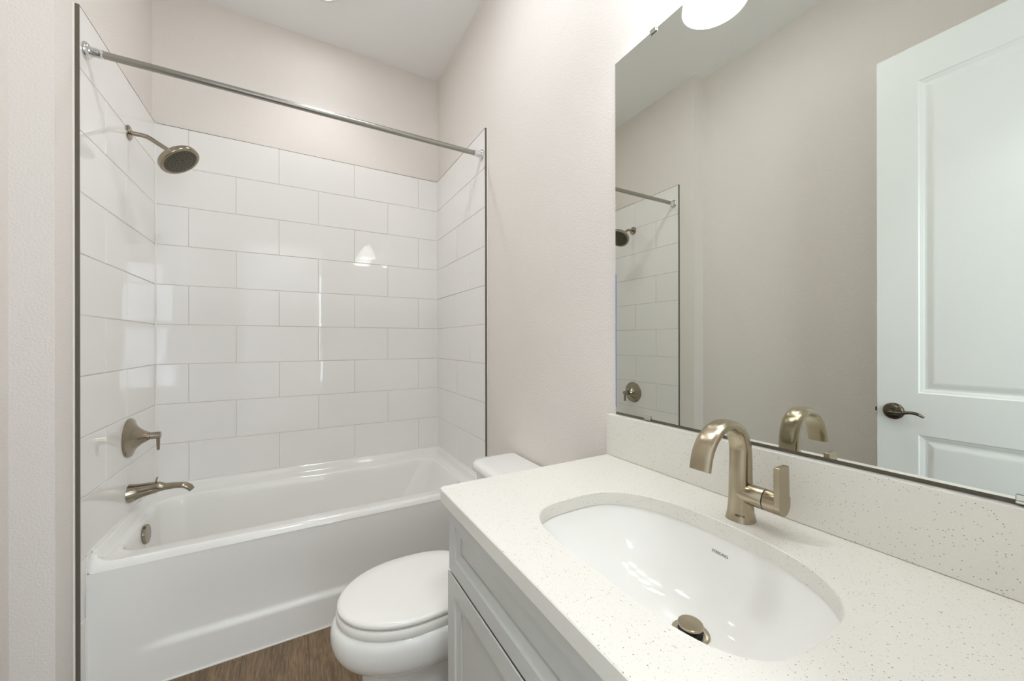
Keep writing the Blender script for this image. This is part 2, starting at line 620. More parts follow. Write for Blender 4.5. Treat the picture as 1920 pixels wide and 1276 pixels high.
# ------------------------------------------------------------------ bathtub
tub = thing('bathtub', 'white alcove bathtub with a raised rim and smooth front apron', 'bathtub', (0.747, -0.37, 0))
def sstep(a, b, x):
    t = max(0.0, min(1.0, (x - a) / (b - a)))
    return t * t * (3 - 2 * t)
YA = -0.745
bm = bmesh.new()
X0, X1 = 0.002, WT - 0.002
SIDE = (0.004, 0.010, 0.018, 0.028, 0.040, 0.055, 0.075, 0.12, 0.3, 0.6)
def lip(ins, zu, zf, r):
    ring = rrect(X0 + ins, X1 - ins, YA + ins, -0.002 - ins, r, 0, 10, SIDE)
    out = []
    for p in ring:
        f = sstep(YA + 0.004, YA + 0.040, p.y)
        out.append(Vector((p.x, p.y, zf + (zu - zf) * f)))
    return out
rings = [lip(0.0, 0.5135, 0.452, 0.012), lip(0.0035, 0.5175, 0.462, 0.012), lip(0.008, 0.516, 0.469, 0.02), lip(0.013, 0.505, 0.4725, 0.03), lip(0.019, 0.482, 0.474, 0.045), lip(0.027, 0.474, 0.4745, 0.05)]
def inn(l, r_, f, b, rad, z):
    return rrect(l, r_, f, b, rad, z, 10, SIDE)
rings += [inn(0.036, 1.435, -0.668, -0.072, 0.09, 0.473), inn(0.043, 1.427, -0.660, -0.080, 0.09, 0.469),
          inn(0.048, 1.421, -0.653, -0.086, 0.09, 0.460), inn(0.052, 1.405, -0.646, -0.092, 0.09, 0.43),
          inn(0.062, 1.36, -0.636, -0.102, 0.10, 0.34), inn(0.077, 1.30, -0.625, -0.113, 0.11, 0.24),
          inn(0.097, 1.24, -0.612, -0.126, 0.12, 0.165), inn(0.125, 1.19, -0.595, -0.143, 0.12, 0.125),
          inn(0.16, 1.13, -0.56, -0.178, 0.11, 0.105), inn(0.26, 1.0, -0.47, -0.27, 0.08, 0.100)]
loft(bm, rings, False, True)
finish('basin', bm, M['acrylic'], tub, smooth=60, recalc=False)
# apron: a grid with a soft recessed panel standing on a ledge
bm = bmesh.new()
NX, NZ = 150, 60
def apron_y(x, z):
    top = sstep(0.44, 0.20, z)
    zl = 0.140
    led = sstep(zl - 0.010, zl + 0.016, z)
    ex = sstep(0.10 + 0.05 * (z - 0.13) / 0.3, 0.24 + 0.10 * (z - 0.13) / 0.3, x) * sstep(1.40, 1.27, x)
    return YA + 0.013 * led * ex * (0.15 + 0.85 * top)
grid = []
for i in range(NX + 1):
    x = X0 + (X1 - X0) * i / NX
    col = []
    for j in range(NZ + 1):
        z = 0.452 * j / NZ
        col.append(bm.verts.new((x, apron_y(x, z), z)))
    grid.append(col)
for i in range(NX):
    for j in range(NZ):
        bm.faces.new((grid[i][j], grid[i + 1][j], grid[i + 1][j + 1], grid[i][j + 1]))
# returns at both ends and the back so the apron has thickness
for col in (grid[0], grid[-1]):
    b = [bm.verts.new((v.co.x, YA + 0.05, v.co.z)) for v in col]
    for j in range(NZ):
        bm.faces.new((col[j], col[j + 1], b[j + 1], b[j]))
finish('apron', bm, M['acrylic'], tub, smooth=60)
bm = bmesh.new()
box(bm, X0, X1, YA - 0.004, YA, 0.0, 0.004)
finish('caulk_bead', bm, M['caulk'], tub, smooth=0)
bm = bmesh.new()
lathe(bm, (0.048, -0.374, 0.416), (1, 0, 0.06), [(0, 0.020), (0.007, 0.020), (0.0075, 0.0395), (0.0160, 0.0400), (0.0180, 0.0385), (0.0185, 0.0)], 56)
ov = finish('overflow_cover', bm, M['nickel'], tub, smooth=40)
ov['label'] = 'round brushed metal overflow cover'
bm = bmesh.new()
lathe(bm, (0.21, -0.37, 0.104), (0, 0, 1), [(0, 0.036), (0.003, 0.036), (0.006, 0.02), (0.012, 0.018), (0.0125, 0.0)], 36)
finish('drain', bm, M['nickel'], tub, smooth=40)

# caulk where the tile meets the tub
bm = bmesh.new()
box(bm, 0.0002, WT - 0.0002, -0.0065, 0.0, 0.5182, 0.5235)
finish('caulk_bead', bm, M['caulk'], wall_back, smooth=0)
for x0, x1, xa, xb, w in ((0.0, 0.0065, 0.0, 0.0024, wall_left), (WT - 0.0065, WT, WT - 0.0024, WT, wall_right)):
    bm = bmesh.new()
    box(bm, x0, x1, YA + 0.035, -0.0070, 0.5160, 0.5225)
    box(bm, xa, xb, YA - 0.003, YA + 0.004, 0.001, 0.470)
    box(bm, xa, xb, YA + 0.004, YA + 0.036, 0.440, 0.5225)
    finish('caulk_bead', bm, M['caulk'], w, smooth=0)

# ------------------------------------------------------------------ shower fittings
YS = -0.358
sh = thing('shower_fixture', 'round brushed nickel shower head on a bent wall arm', 'shower head', (0, YS, 2.152))
bm = bmesh.new()
lathe(bm, (0.0, YS, 2.153), (1, 0, 0), [(0.0005, 0.031), (0.004, 0.031), (0.007, 0.027), (0.0085, 0.012)], 40)
finish('wall_flange', bm, M['nickel'], sh, smooth=40)
bm = bmesh.new()
sweep(bm, [(0.004, YS, 2.153), (0.022, YS, 2.153), (0.044, YS, 2.1525), (0.062, YS - 0.001, 2.1485), (0.080, YS - 0.002, 2.139), (0.112, YS - 0.004, 2.119), (0.146, YS - 0.007, 2.097)], [(0.0092, 0.0092)] * 7, (0, 1, 0), 20)
finish('shower_arm', bm, M['nickel'], sh, smooth=50)
nrm = Vector((0.60, -0.16, -0.78)).normalized()
hc = Vector((0.175, YS - 0.014, 2.063))
bm = bmesh.new()
lathe(bm, hc - nrm * 0.045, nrm, [(-0.004, 0.0105), (0.004, 0.016), (0.010, 0.018), (0.015, 0.022), (0.021, 0.050), (0.0235, 0.072), (0.026, 0.0785), (0.029, 0.0805), (0.041, 0.0815), (0.046, 0.0805), (0.0485, 0.0775), (0.0490, 0.0720), (0.0470, 0.0695)], 56, True, True)
finish('head_body', bm, M['nickel'], sh, smooth=40)
bm = bmesh.new()
lathe(bm, hc - nrm * 0.045, nrm, [(0.044, 0.0700), (0.0468, 0.0690), (0.0484, 0.060), (0.0490, 0.0)], 48)
fp = finish('spray_face', bm, M['face'], sh, smooth=40)
fp['label'] = 'dark grey spray face full of nozzles'
d_, u_, v_ = frame_of(nrm)
bm = bmesh.new()
for ring_r, cnt, off in ((0.012, 6, 0), (0.025, 10, 0.2), (0.040, 15, 0.1), (0.056, 22, 0.0)):
    for k in range(cnt):
        a = 2 * PI * k / cnt + off
        c = hc - nrm * 0.045 + nrm * 0.0482 + (u_ * math.cos(a) + v_ * math.sin(a)) * ring_r
        lathe(bm, c, nrm, [(0, 0.0021), (0.0018, 0.0016)], 8)
nz_ = finish('spray_nozzles', bm, M['dark'], fp, smooth=0)

va = thing('shower_valve', 'brushed nickel cone shaped shower valve with a drop lever handle', 'shower valve', (0, YS, 0.838))
bm = bmesh.new()
lathe(bm, (0, YS, 0.838), (1, 0, 0), [(0.0005, 0.082), (0.005, 0.083), (0.009, 0.080), (0.013, 0.070), (0.021, 0.054), (0.030, 0.043), (0.041, 0.033), (0.052, 0.0255), (0.062, 0.0205), (0.063, 0.0)], 56)
finish('escutcheon', bm, M['nickel'], va, smooth=40)
bm = bmesh.new()
lathe(bm, (0.062, YS, 0.838), (1, 0, 0), [(0, 0.0165), (0.006, 0.0165), (0.0065, 0.013), (0.010, 0.013), (0.0105, 0.0155), (0.040, 0.0155), (0.0415, 0.014), (0.0415, 0)], 36)
hub = finish('handle_hub', bm, M['nickel'], va, smooth=40)
bm = bmesh.new()
sweep(bm, [(0.0955, YS, 0.845), (0.0955, YS, 0.815), (0.0955, YS, 0.774)], [(0.0085, 0.006), (0.0085, 0.006), (0.007, 0.005)], (0, 1, 0), 20, 3)
finish('lever', bm, M['nickel'], va, smooth=50)

sp = thing('tub_spout', 'brushed nickel tub spout with small diverter pull', 'tub spout', (0, YS, 0.6))
bm = bmesh.new()
sweep(bm, [(0.0005, YS, 0.598), (0.014, YS, 0.600), (0.035, YS, 0.6035), (0.062, YS, 0.607), (0.088, YS, 0.609), (0.101, YS, 0.609), (0.118, YS, 0.6065), (0.150, YS, 0.606), (0.182, YS, 0.602), (0.201, YS, 0.591), (0.211, YS, 0.577)],
      [(0.0405, 0.0405), (0.0365, 0.0365), (0.0315, 0.0310), (0.0280, 0.0270), (0.0255, 0.0240), (0.0245, 0.0205), (0.0235, 0.0150), (0.0225, 0.0125), (0.0220, 0.0125), (0.0205, 0.0125), (0.019, 0.011)], (0, 1, 0), 40)
finish('spout_body', bm, M['nickel'], sp, smooth=50)
bm = bmesh.new()
sweep(bm, [(0.088, YS, 0.628), (0.089, YS, 0.640), (0.092, YS, 0.652)], [(0.006, 0.0035), (0.006, 0.003), (0.008, 0.0032)], (0, 1, 0), 16, 3)
finish('diverter', bm, M['nickel'], sp, smooth=50)

# ------------------------------------------------------------------ curtain rod
rod = thing('curtain_rod', 'straight steel shower curtain rod across the tub alcove', 'curtain rod', (0.747, -0.747, 2.249))
bm = bmesh.new()
lathe(bm, (0.03, -0.747, 2.249), (1, 0, 0), [(0, 0.0125), (WT - 0.06, 0.0125)], 32)
finish('tube', bm, M['steel'], rod, smooth=50)
for x, s in ((0.0, 1), (WT, -1)):
    bm = bmesh.new()
    lathe(bm, (x, -0.747, 2.249), (s, 0, 0), [(0.0006, 0.027), (0.006, 0.027), (0.010, 0.024), (0.013, 0.0175), (0.018, 0.0155), (0.034, 0.0155), (0.036, 0.0148), (0.046, 0.0148), (0.047, 0.0128)], 40)
    ef = finish('end_flange', bm, M['chrome'], rod, smooth=40)
    ef['label'] = 'polished chrome end flange'

# ------------------------------------------------------------------ toilet
TY = -1.303
to = thing('toilet', 'white elongated toilet with closed lid between tub and vanity', 'toilet', (1.15, TY, 0))
def oval(xf, xb, hw, z, p=2.0, n=64, sq=0.0, mid=0.5):
    xm_ = xf + (xb - xf) * mid
    out = []
    for i in range(n):
        a = 2 * PI * i / n
        c, s = math.cos(a), math.sin(a)
        if c < 0:    # front half: ellipse
            x = xm_ + (xm_ - xf) * c
            y = hw * s
        else:        # back half: squarer
            q = p
            x = xm_ + (xb - xm_) * math.copysign(abs(c) ** (2 / q), c)
            y = hw * math.copysign(abs(s) ** (2 / q), s)
        out.append(Vector((x, TY + y, z)))
    return out
bm = bmesh.new()
R = [oval(0.800, 1.12, 0.112, 0.0, 3.5, mid=0.40), oval(0.803, 1.12, 0.110, 0.02, 3.5, mid=0.40), oval(0.809, 1.13, 0.103, 0.10, 3.5, mid=0.40),
     oval(0.810, 1.15, 0.102, 0.200, 3.2, mid=0.42), oval(0.806, 1.18, 0.106, 0.226, 3.0, mid=0.45), oval(0.794, 1.20, 0.122, 0.237, 2.8), oval(0.774, 1.22, 0.146, 0.247, 2.7), oval(0.753, 1.235, 0.167, 0.261, 2.6),
     oval(0.734, 1.25, 0.182, 0.281, 2.5), oval(0.722, 1.255, 0.191, 0.305, 2.5), oval(0.7175, 1.26, 0.1945, 0.330, 2.5), oval(0.7185, 1.26, 0.194, 0.350, 2.5), oval(0.7225, 1.26, 0.191, 0.366, 2.5), oval(0.730, 1.26, 0.186, 0.377, 2.5), oval(0.738, 1.26, 0.18, 0.381, 2.5), oval(0.80, 1.22, 0.13, 0.381, 2.5)]
loft(bm, R, True, True)
# trapway body and foot behind the pedestal
loft(bm, [rrect(1.08, 1.40, TY - 0.062, TY + 0.062, 0.05, 0.0), rrect(1.08, 1.40, TY - 0.062, TY + 0.062, 0.05, 0.22), rrect(1.08, 1.43, TY - 0.09, TY + 0.09, 0.05, 0.30), rrect(1.10, 1.46, TY - 0.12, TY + 0.12, 0.05, 0.38)])
loft(bm, [rrect(1.06, 1.36, TY - 0.105, TY + 0.105, 0.04, 0.0), rrect(1.06, 1.36, TY - 0.105, TY + 0.105, 0.04, 0.035), rrect(1.07, 1.35, TY - 0.095, TY + 0.095, 0.04, 0.045)])
finish('bowl', bm, M['china'], to, smooth=60)
bm = bmesh.new()
loft(bm, [oval(0.735, 1.20, 0.182, 0.3825, 2.6), oval(0.7335, 1.20, 0.1835, 0.388, 2.6), oval(0.7335, 1.20, 0.1835, 0.403, 2.6), oval(0.737, 1.20, 0.180, 0.408, 2.6)])
finish('seat', bm, M['seat'], to, smooth=40)
bm = bmesh.new()
loft(bm, [oval(0.742, 1.195, 0.176, 0.4105, 2.6), oval(0.737, 1.198, 0.1805, 0.415, 2.6), oval(0.736, 1.199, 0.1815, 0.421, 2.6), oval(0.739, 1.197, 0.179, 0.427, 2.6), oval(0.748, 1.19, 0.171, 0.431, 2.6), oval(0.80, 1.15, 0.13, 0.434, 2.5), oval(0.9, 1.05, 0.04, 0.4355, 2.2)])
finish('lid', bm, M['seat'], to, smooth=60)
for s in (-1, 1):
    bm = bmesh.new()
    lathe(bm, (1.212, TY + s * 0.075 - 0.03, 0.406), (0, 1, 0), [(0, 0.011), (0.002, 0.0125), (0.058, 0.0125), (0.06, 0.011)], 20)
    finish('hinge', bm, M['seat'], to, smooth=40)
bm = bmesh.new()
def trr(x0, hw, r, z):
    # tank outline: rounded on the front corners, near square at the wall
    pts = []
    x1 = WR - 0.012
    for cx, cy, a0, rr in ((x1 - 0.012, hw - 0.012, 0, 0.012), (x0 + r, hw - r, PI / 2, r), (x0 + r, -hw + r, PI, r), (x1 - 0.012, -hw + 0.012, 1.5 * PI, 0.012)):
        for i in range(11):
            a = a0 + PI / 2 * i / 10
            pts.append(Vector((cx + rr * math.cos(a), TY + cy + rr * math.sin(a), z)))
    return pts
loft(bm, [trr(1.325, 0.19, 0.05, 0.375), trr(1.318, 0.20, 0.055, 0.40), trr(1.300, 0.225, 0.06, 0.60), trr(1.292, 0.232, 0.06, 0.703)])
finish('tank', bm, M['china'], to, smooth=50)
bm = bmesh.new()
loft(bm, [trr(1.286, 0.238, 0.062, 0.7035), trr(1.279, 0.243, 0.064, 0.708), trr(1.277, 0.245, 0.065, 0.722), trr(1.280, 0.243, 0.064, 0.733), trr(1.288, 0.236, 0.06, 0.7395), trr(1.31, 0.215, 0.05, 0.7415)])
finish('tank_lid', bm, M['china'], to, smooth=60)
bm = bmesh.new()
lathe(bm, (1.292, TY + 0.15, 0.655), (-1, 0, 0), [(0, 0.016), (0.008, 0.016), (0.012, 0.010), (0.022, 0.010)], 24)
sweep(bm, [(1.272, TY + 0.15, 0.655), (1.270, TY + 0.11, 0.652), (1.272, TY + 0.07, 0.645)], [(0.008, 0.004)] * 3, (0, 0, 1), 12)
finish('flush_lever', bm, M['chrome'], to, smooth=40)

# ------------------------------------------------------------------ vanity cabinet
VY0, VY1 = YF + 0.004, -1.725
XF = 0.966     # face of carcass
van = thing('vanity_cabinet', 'grey shaker bathroom vanity cabinet under the white countertop', 'cabinet', (1.23, -2.22, 0))
bm = bmesh.new()
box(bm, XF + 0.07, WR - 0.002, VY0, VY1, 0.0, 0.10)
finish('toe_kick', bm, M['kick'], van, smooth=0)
bm = bmesh.new()
# carcass as panels (open inside so that the basin has room)
t = 0.018
box(bm, XF, WR - 0.002, VY1 - t, VY1, 0.10, CZ - 0.0305)
box(bm, XF, WR - 0.002, VY0, VY0 + t, 0.10, CZ - 0.0305)
box(bm, XF, WR - 0.002, VY0 + t, VY1 - t, 0.10, 0.118)
box(bm, WR - 0.012, WR - 0.002, VY0 + t, VY1 - t, 0.118, CZ - 0.0305)
box(bm, XF, XF + 0.019, VY0 + t, VY1 - t, 0.68, CZ - 0.0305)
box(bm, XF, XF + 0.019, VY0 + t, VY1 - t, 0.118, 0.16)
box(bm, XF, XF + 0.019, -2.25, -2.21, 0.16, 0.68)
finish('carcass', bm, M['cabinet'], van, smooth=0)

def shaker(bm, xf, y0, y1, z0, z1, th, fr=0.036, band=0.021, d1=0.005, d2=0.0095):
    """front panel facing -x: flat frame, moulded band, groove, recessed centre"""
    def rg(i, x):
        return [Vector((x, y0 + i, z0 + i)), Vector((x, y1 - i, z0 + i)), Vector((x, y1 - i, z1 - i)), Vector((x, y0 + i, z1 - i))]
    rs = [rg(min(0.017, th), xf + th), rg(0, xf + 0.0022), rg(0, xf + 0.0012), rg(0.0012, xf), rg(fr, xf), rg(fr + 0.0008, xf + d1), rg(fr + band, xf + d1 + 0.002), rg(fr + band + 0.0006, xf + d2 + 0.0045), rg(fr + band + 0.0026, xf + d2 + 0.0045), rg(fr + band + 0.0032, xf + d2)]
    loft(bm, rs, True, True)
bm = bmesh.new()
shaker(bm, XF - 0.018, VY0 + 0.004, VY1, 0.7035, 0.856, 0.0178)
dr = finish('false_drawer_front', bm, M['cabinet'], van, smooth=0)
ymid = -2.23
for a, b in ((ymid + 0.0015, VY1 + 0.003), (VY0 + 0.004, ymid - 0.0015)):
    bm = bmesh.new()
    shaker(bm, XF - 0.020, a, b, 0.105, 0.6995, 0.0198, fr=0.043, band=0.025)
    finish('door', bm, M['cabinet'], van, smooth=0)

# ------------------------------------------------------------------ countertop and backsplash
SX, SY, SHX, SHY, SP = 1.195, -2.150, 0.162, 0.238, (3.8, 2.45)
ct = thing('countertop', 'white speckled quartz countertop with an oval sink cutout', 'countertop', (1.22, -2.2, CZ))
CX0, CX1, CY0, CY1 = 0.931, WR - 0.001, YF + 0.001, -1.6995
bm = bmesh.new()
def outer(z):
    pts = []
    r = 0.014
    for cx, cy, a0, rr in ((CX1, CY1, 0, 0), (CX0 + r, CY1 - r, PI / 2, r), (CX0, CY0, PI, 0), (CX1, CY0, 1.5 * PI, 0)):
        if rr == 0:
            pts.append(Vector((cx, cy, z)))
        else:
            for i in range(7):
                a = a0 + PI / 2 * i / 6
                pts.append(Vector((cx + rr * math.cos(a), cy + rr * math.sin(a), z)))
    return pts
def slab(bm, o_top, i_top, zt, zb, c=0.0018):
    def loop(pts):
        vs = [bm.verts.new(p) for p in pts]
        es = [bm.edges.new((vs[i], vs[(i + 1) % len(vs)])) for i in range(len(vs))]
        return vs, es
    def shrink(pts, d, z):
        n = len(pts); out = []
        for i in range(n):
            a, b, cc = pts[i - 1], pts[i], pts[(i + 1) % n]
            e1 = (b - a).to_2d(); e2 = (cc - b).to_2d()
            e1 = e1.normalized() if e1.length else e2.normalized()
            e2 = e2.normalized() if e2.length else e1
            nn = Vector((-(e1.y + e2.y), e1.x + e2.x))
            k = nn.length
            nn = nn / k
            out.append(Vector((b.x + nn.x * d / max(0.5, k / 2), b.y + nn.y * d / max(0.5, k / 2), z)))
        return out
    ot, oe = loop(shrink(o_top, c, zt)); it, ie = loop(shrink(i_top, -c, zt))
    bmesh.ops.triangle_fill(bm, use_beauty=True, edges=oe + ie)
    def skirt(a, pts, z):
        b = [bm.verts.new((p.x, p.y, z)) for p in pts]
        n = len(a)
        for i in range(n):
            bm.faces.new((a[i], a[(i + 1) % n], b[(i + 1) % n], b[i]))
        return b
    o2 = skirt(ot, o_top, zt - c); o3 = skirt(o2, o_top, zb)
    i2 = skirt(it, i_top, zt - c); i3 = skirt(i2, i_top, zb)
    be = []
    for vs in (o3, i3):
        for i in range(len(vs)):
            be.append(bm.edges.get((vs[i], vs[(i + 1) % len(vs)])))
    bmesh.ops.triangle_fill(bm, use_beauty=True, edges=be)
slab(bm, outer(CZ), superell(SX, SY, SHX, SHY, SP, CZ, 96), CZ, CZ - 0.03)
finish('slab', bm, M['quartz'], ct, smooth=35)
bm = bmesh.new()
box(bm, WR - 0.024, WR - 0.001, CY0, -1.698, CZ + 0.0004, 1.0222)
bs = finish('backsplash', bm, M['quartz'], ct, smooth=0)
bevel(bs, 0.0015)

# ------------------------------------------------------------------ sink
sk = thing('undermount_sink', 'white oval undermount sink with a round metal drain', 'sink', (SX, SY, CZ - 0.03))
DXc, DYc, ZD = 1.234, -2.170, 0.735
ZR = CZ - 0.0305
def basin_ring(s, z):
    w = (1 - s) ** 0.9
    cx = SX + (DXc - SX) * w
    cy = SY + (DYc - SY) * w
    k = min(1, 1.3 * (1 - s))
    p = (SP[0] + (2.0 - SP[0]) * k, SP[1] + (2.0 - SP[1]) * k)
    return superell(cx, cy, (SHX + 0.003) * s, (SHY + 0.003) * s, p, z, 96)
ss = [1.0, 0.985, 0.965, 0.94, 0.91, 0.87, 0.82, 0.76, 0.69, 0.61, 0.52, 0.42, 0.32, 0.22, 0.14]
def zdep(s):
    q = (1 - s)
    return ZR - (ZR - ZD) * (1 - max(0, 1 - (q / 0.86)) ** 3.1) 
bm = bmesh.new()
rings = [superell(SX, SY, SHX + 0.03, SHY + 0.03, SP, ZR, 96)] + [basin_ring(s, zdep(s)) for s in ss]
loft(bm, rings, False, True)
finish('basin', bm, M['china'], sk, smooth=60, recalc=False)
def basin_pt(s, ang):
    return None
bm = bmesh.new()
lathe(bm, (DXc, DYc, ZD - 0.002), (0, 0, 1), [(0.0, 0.0315), (0.0035, 0.0315), (0.0045, 0.030), (0.004, 0.022), (0.001, 0.021)], 48, True, True)
df = finish('drain_flange', bm, M['champagne'], sk, smooth=40)
df['label'] = 'champagne metal drain flange'
bm = bmesh.new()
lathe(bm, (DXc, DYc, ZD - 0.001), (0, 0, 1), [(0.0, 0.0206), (0.003, 0.0206)], 32)
finish('drain_opening', bm, M['dark'], sk, smooth=40)
bm = bmesh.new()
lathe(bm, (DXc, DYc, ZD + 0.001), (0, 0, 1), [(0.0, 0.012), (0.011, 0.012), (0.011, 0.0195), (0.0125, 0.021), (0.0155, 0.021), (0.0165, 0.020), (0.0172, 0.0)], 48)
st = finish('stopper', bm, M['champagne'], sk, smooth=40)
# lettering on the back slope of the basin
def basin_surface(yc, zt):
    """point and normal on the back (high x) slope of the basin at height zt"""
    best = None
    for i in range(400):
        s = 1 - i / 400 * 0.5
        z = zdep(s)
        if z <= zt:
            w = (1 - s) ** 0.9
            cx = SX + (DXc - SX) * w; cy = SY + (DYc - SY) * w
            p = SP[1] + (2.0 - SP[1]) * min(1, 1.3 * (1 - s))
            v = min(0.99, abs((yc - cy) / ((SHY + 0.003) * s)))
            x = cx + (SHX + 0.003) * s * (1 - v ** p) ** (1 / p)
            return Vector((x, yc, z))
LZ = 0.833
pA, pB = basin_surface(-2.151, LZ + 0.004), basin_surface(-2.151, LZ - 0.004)
pC = basin_surface(-2.164, LZ); pD = basin_surface(-2.138, LZ)
upv = (pA - pB).normalized(); rv = (pC - pD).normalized()
nv = rv.cross(upv).normalized()
text_mesh('lettering', 'STERLING', 0.0074, axes((pA + pB) / 2 + nv * 0.0007, rv, upv), M['text'], sk)

# ------------------------------------------------------------------ faucet
FX, FY = 1.403, -2.162
fa = thing('faucet', 'champagne nickel single handle faucet with an arched ribbon spout', 'faucet', (FX, FY, CZ))
bm = bmesh.new()
sweep(bm, [(FX, FY, CZ + 0.0003), (FX, FY, 0.9000), (FX, FY, 0.9120), (FX, FY, 0.9340), (FX, FY, 0.9790), (FX, FY, 1.0220), (FX - 0.004, FY, 1.0500), (FX - 0.020, FY, 1.0750), (FX - 0.048, FY, 1.0885), (FX - 0.082, FY, 1.0830), (FX - 0.108, FY, 1.0640), (FX - 0.123, FY, 1.0400), (FX - 0.130, FY, 1.0130)],
      [(0.0255, 0.0255), (0.0243, 0.0243), (0.0222, 0.0222), (0.0205, 0.0205), (0.0195, 0.0190), (0.0195, 0.0170), (0.0196, 0.0145), (0.0198, 0.0115), (0.0202, 0.0095), (0.0205, 0.0085), (0.0206, 0.008), (0.0206, 0.0078), (0.0206, 0.0075)], (0, 1, 0), 48, 2.6)
finish('spout', bm, M['champagne'], fa, smooth=50)
HZ = 0.9495
bm = bmesh.new()
lathe(bm, (FX, FY, HZ), (0, -1, 0), [(0.0, 0.0200), (0.046, 0.0200), (0.0470, 0.0193)], 40)
stub = finish('valve_stub', bm, M['champagne'], fa, smooth=40)
bm = bmesh.new()
lathe(bm, (FX, FY, HZ), (0, -1, 0), [(0.0468, 0.0183), (0.0488, 0.0183)], 40)
gr = finish('seam_ring', bm, M['dark'], fa, smooth=40)
bm = bmesh.new()
lathe(bm, (FX, FY, HZ), (0, -1, 0), [(0.0486, 0.0193), (0.0492, 0.0200), (0.0705, 0.0200)], 40)
hd = finish('handle', bm, M['champagne'], fa, smooth=40)
bm = bmesh.new()
def lever_outline(y, r=0.0200):
    pts = []
    for i in range(25):
        a = PI + PI * i / 24
        pts.append(Vector((FX + r * math.cos(a), y, HZ + r * math.sin(a))))
    pts += [Vector((FX + r, y, HZ + 0.012)), Vector((FX + r - 0.003, y, HZ + 0.0145)), Vector((FX + r - 0.005, y, 1.019)), Vector((FX + r - 0.006, y, 1.0205)), Vector((FX - r + 0.002, y, 1.0205)), Vector((FX - r, y, 1.019))]
    return pts
loft(bm, [lever_outline(FY - 0.0700), lever_outline(FY - 0.0800)])
lv = finish('lever', bm, M['champagne'], hd, smooth=35)
bevel(lv, 0.0008)
va_ = math.radians(206)
dirn = Vector((math.cos(va_), math.sin(va_), 0))
px_ = Vector((FX, FY, 0.9080)) + dirn * 0.0238
text_mesh('lettering', 'PFISTER', 0.0052, axes(px_, Vector((0, 0, 1)).cross(dirn), (0, 0, 1)), M['text_dark'], fa, 0.0006)

# ------------------------------------------------------------------ mirror
XMF = 1.501
MZ0, MZ1, MY0, MY1 = 1.0305, 2.121, YF + 0.03, -1.7195
MEPS = -0.008     # the mirror hangs very slightly out of parallel with the wall
mi = thing('wall_mirror', 'large frameless mirror above the backsplash', 'mirror', (XMF, -2.2, MZ0))
bm = bmesh.new()
vs = box(bm, XMF, WR - 0.0005, MY0, MY1, MZ0, MZ1)
bm.faces.ensure_lookup_table()
for f in bm.faces:
    f.normal_update()
    f.material_index = 0 if f.calc_center_median().x < XMF + 0.0005 else 1
for v in bm.verts:
    if v.co.x < XMF + 0.001:
        v.co.x += MEPS * (MY1 - v.co.y)
finish('glass', bm, [M['mirror'], M['glass_edge']], mi, smooth=0)
bm = bmesh.new()
box(bm, XMF + 0.001, WR - 0.0005, MY0, MY1 - 0.001, 1.0225, MZ0 - 0.0003)
bc = finish('bottom_strip', bm, M['bronze'], mi, smooth=0)  # dark strip between mirror and backsplash
bc['label'] = 'dark strip along the bottom edge'
bm = bmesh.new()
box(bm, XMF - 0.0004, XMF, MY1 - 0.004, MY1 - 0.0004, 1.045, 1.46)
ef = finish('edge_film', bm, M['film'], mi, smooth=0)
ef['label'] = 'strip of bluish protective film along the edge'
def clip(yc, top):
    bm = bmesh.new()
    xf = XMF + MEPS * (MY1 - yc)
    z = MZ1 if top else MZ0
    s = 1 if top else -1
    w = 0.011
    box(bm, xf - 0.0045, WR - 0.0005, yc - w, yc + w, min(z + s * 0.0004, z + s * 0.0045), max(z + s * 0.0004, z + s * 0.0045))
    box(bm, xf - 0.0045, xf - 0.0006, yc - w, yc + w, min(z - s * 0.008, z + s * 0.0004), max(z - s * 0.008, z + s * 0.0004))
    o = finish('mirror_clip', bm, M['clip'], mi, smooth=0)
    bevel(o, 0.0015)
for yc, top in ((-1.869, True), (-2.50, True), (-1.847, False), (-2.497, False)):
    clip(yc, top)

# ------------------------------------------------------------------ door (stands open along the left wall, seen in the mirror)
DXF = 0.185
DY0, DY1 = -2.69, -1.924
DTOP = 2.447
bm = bmesh.new()
TH = 0.035
def door_face(bm, x, s):
    """moulded two-panel face at x, panels recessed towards -s"""
    ys = [DY0, DY0 + 0.126, DY1 - 0.126, DY1]
    zs = [0.012, 0.22, 0.872, 1.040, DTOP - 0.147, DTOP]
    def q(y0, y1, z0, z1):
        bm.faces.new([bm.verts.new(Vector((x, y, z))) for y, z in ((y0, z0), (y1, z0), (y1, z1), (y0, z1))])
    for i in range(3):
        for j in range(5):
            if i == 1 and j in (1, 3): continue
            q(ys[i], ys[i + 1], zs[j], zs[j + 1])
    for j in (1, 3):
        def rg(k, d):
            return [Vector((x - s * d, ys[1] + k, zs[j] + k)), Vector((x - s * d, ys[2] - k, zs[j] + k)), Vector((x - s * d, ys[2] - k, zs[j + 1] - k)), Vector((x - s * d, ys[1] + k, zs[j + 1] - k))]
        loft(bm, [rg(0, 0), rg(0.004, 0.003), rg(0.012, 0.0055), rg(0.018, 0.008), rg(0.024, 0.008), rg(0.040, 0.0035), rg(0.046, 0.0028)], False, True)
door_face(bm, DXF, 1)
door_face(bm, DXF - TH, -1)
for (a, b) in (((DY0, 0.012), (DY1, 0.012)), ((DY1, 0.012), (DY1, DTOP)), ((DY1, DTOP), (DY0, DTOP)), ((DY0, DTOP), (DY0, 0.012))):
    bm.faces.new([bm.verts.new(Vector(p)) for p in ((DXF, a[0], a[1]), (DXF, b[0], b[1]), (DXF - TH, b[0], b[1]), (DXF - TH, a[0], a[1]))])
bmesh.ops.remove_doubles(bm, verts=bm.verts[:], dist=1e-5)
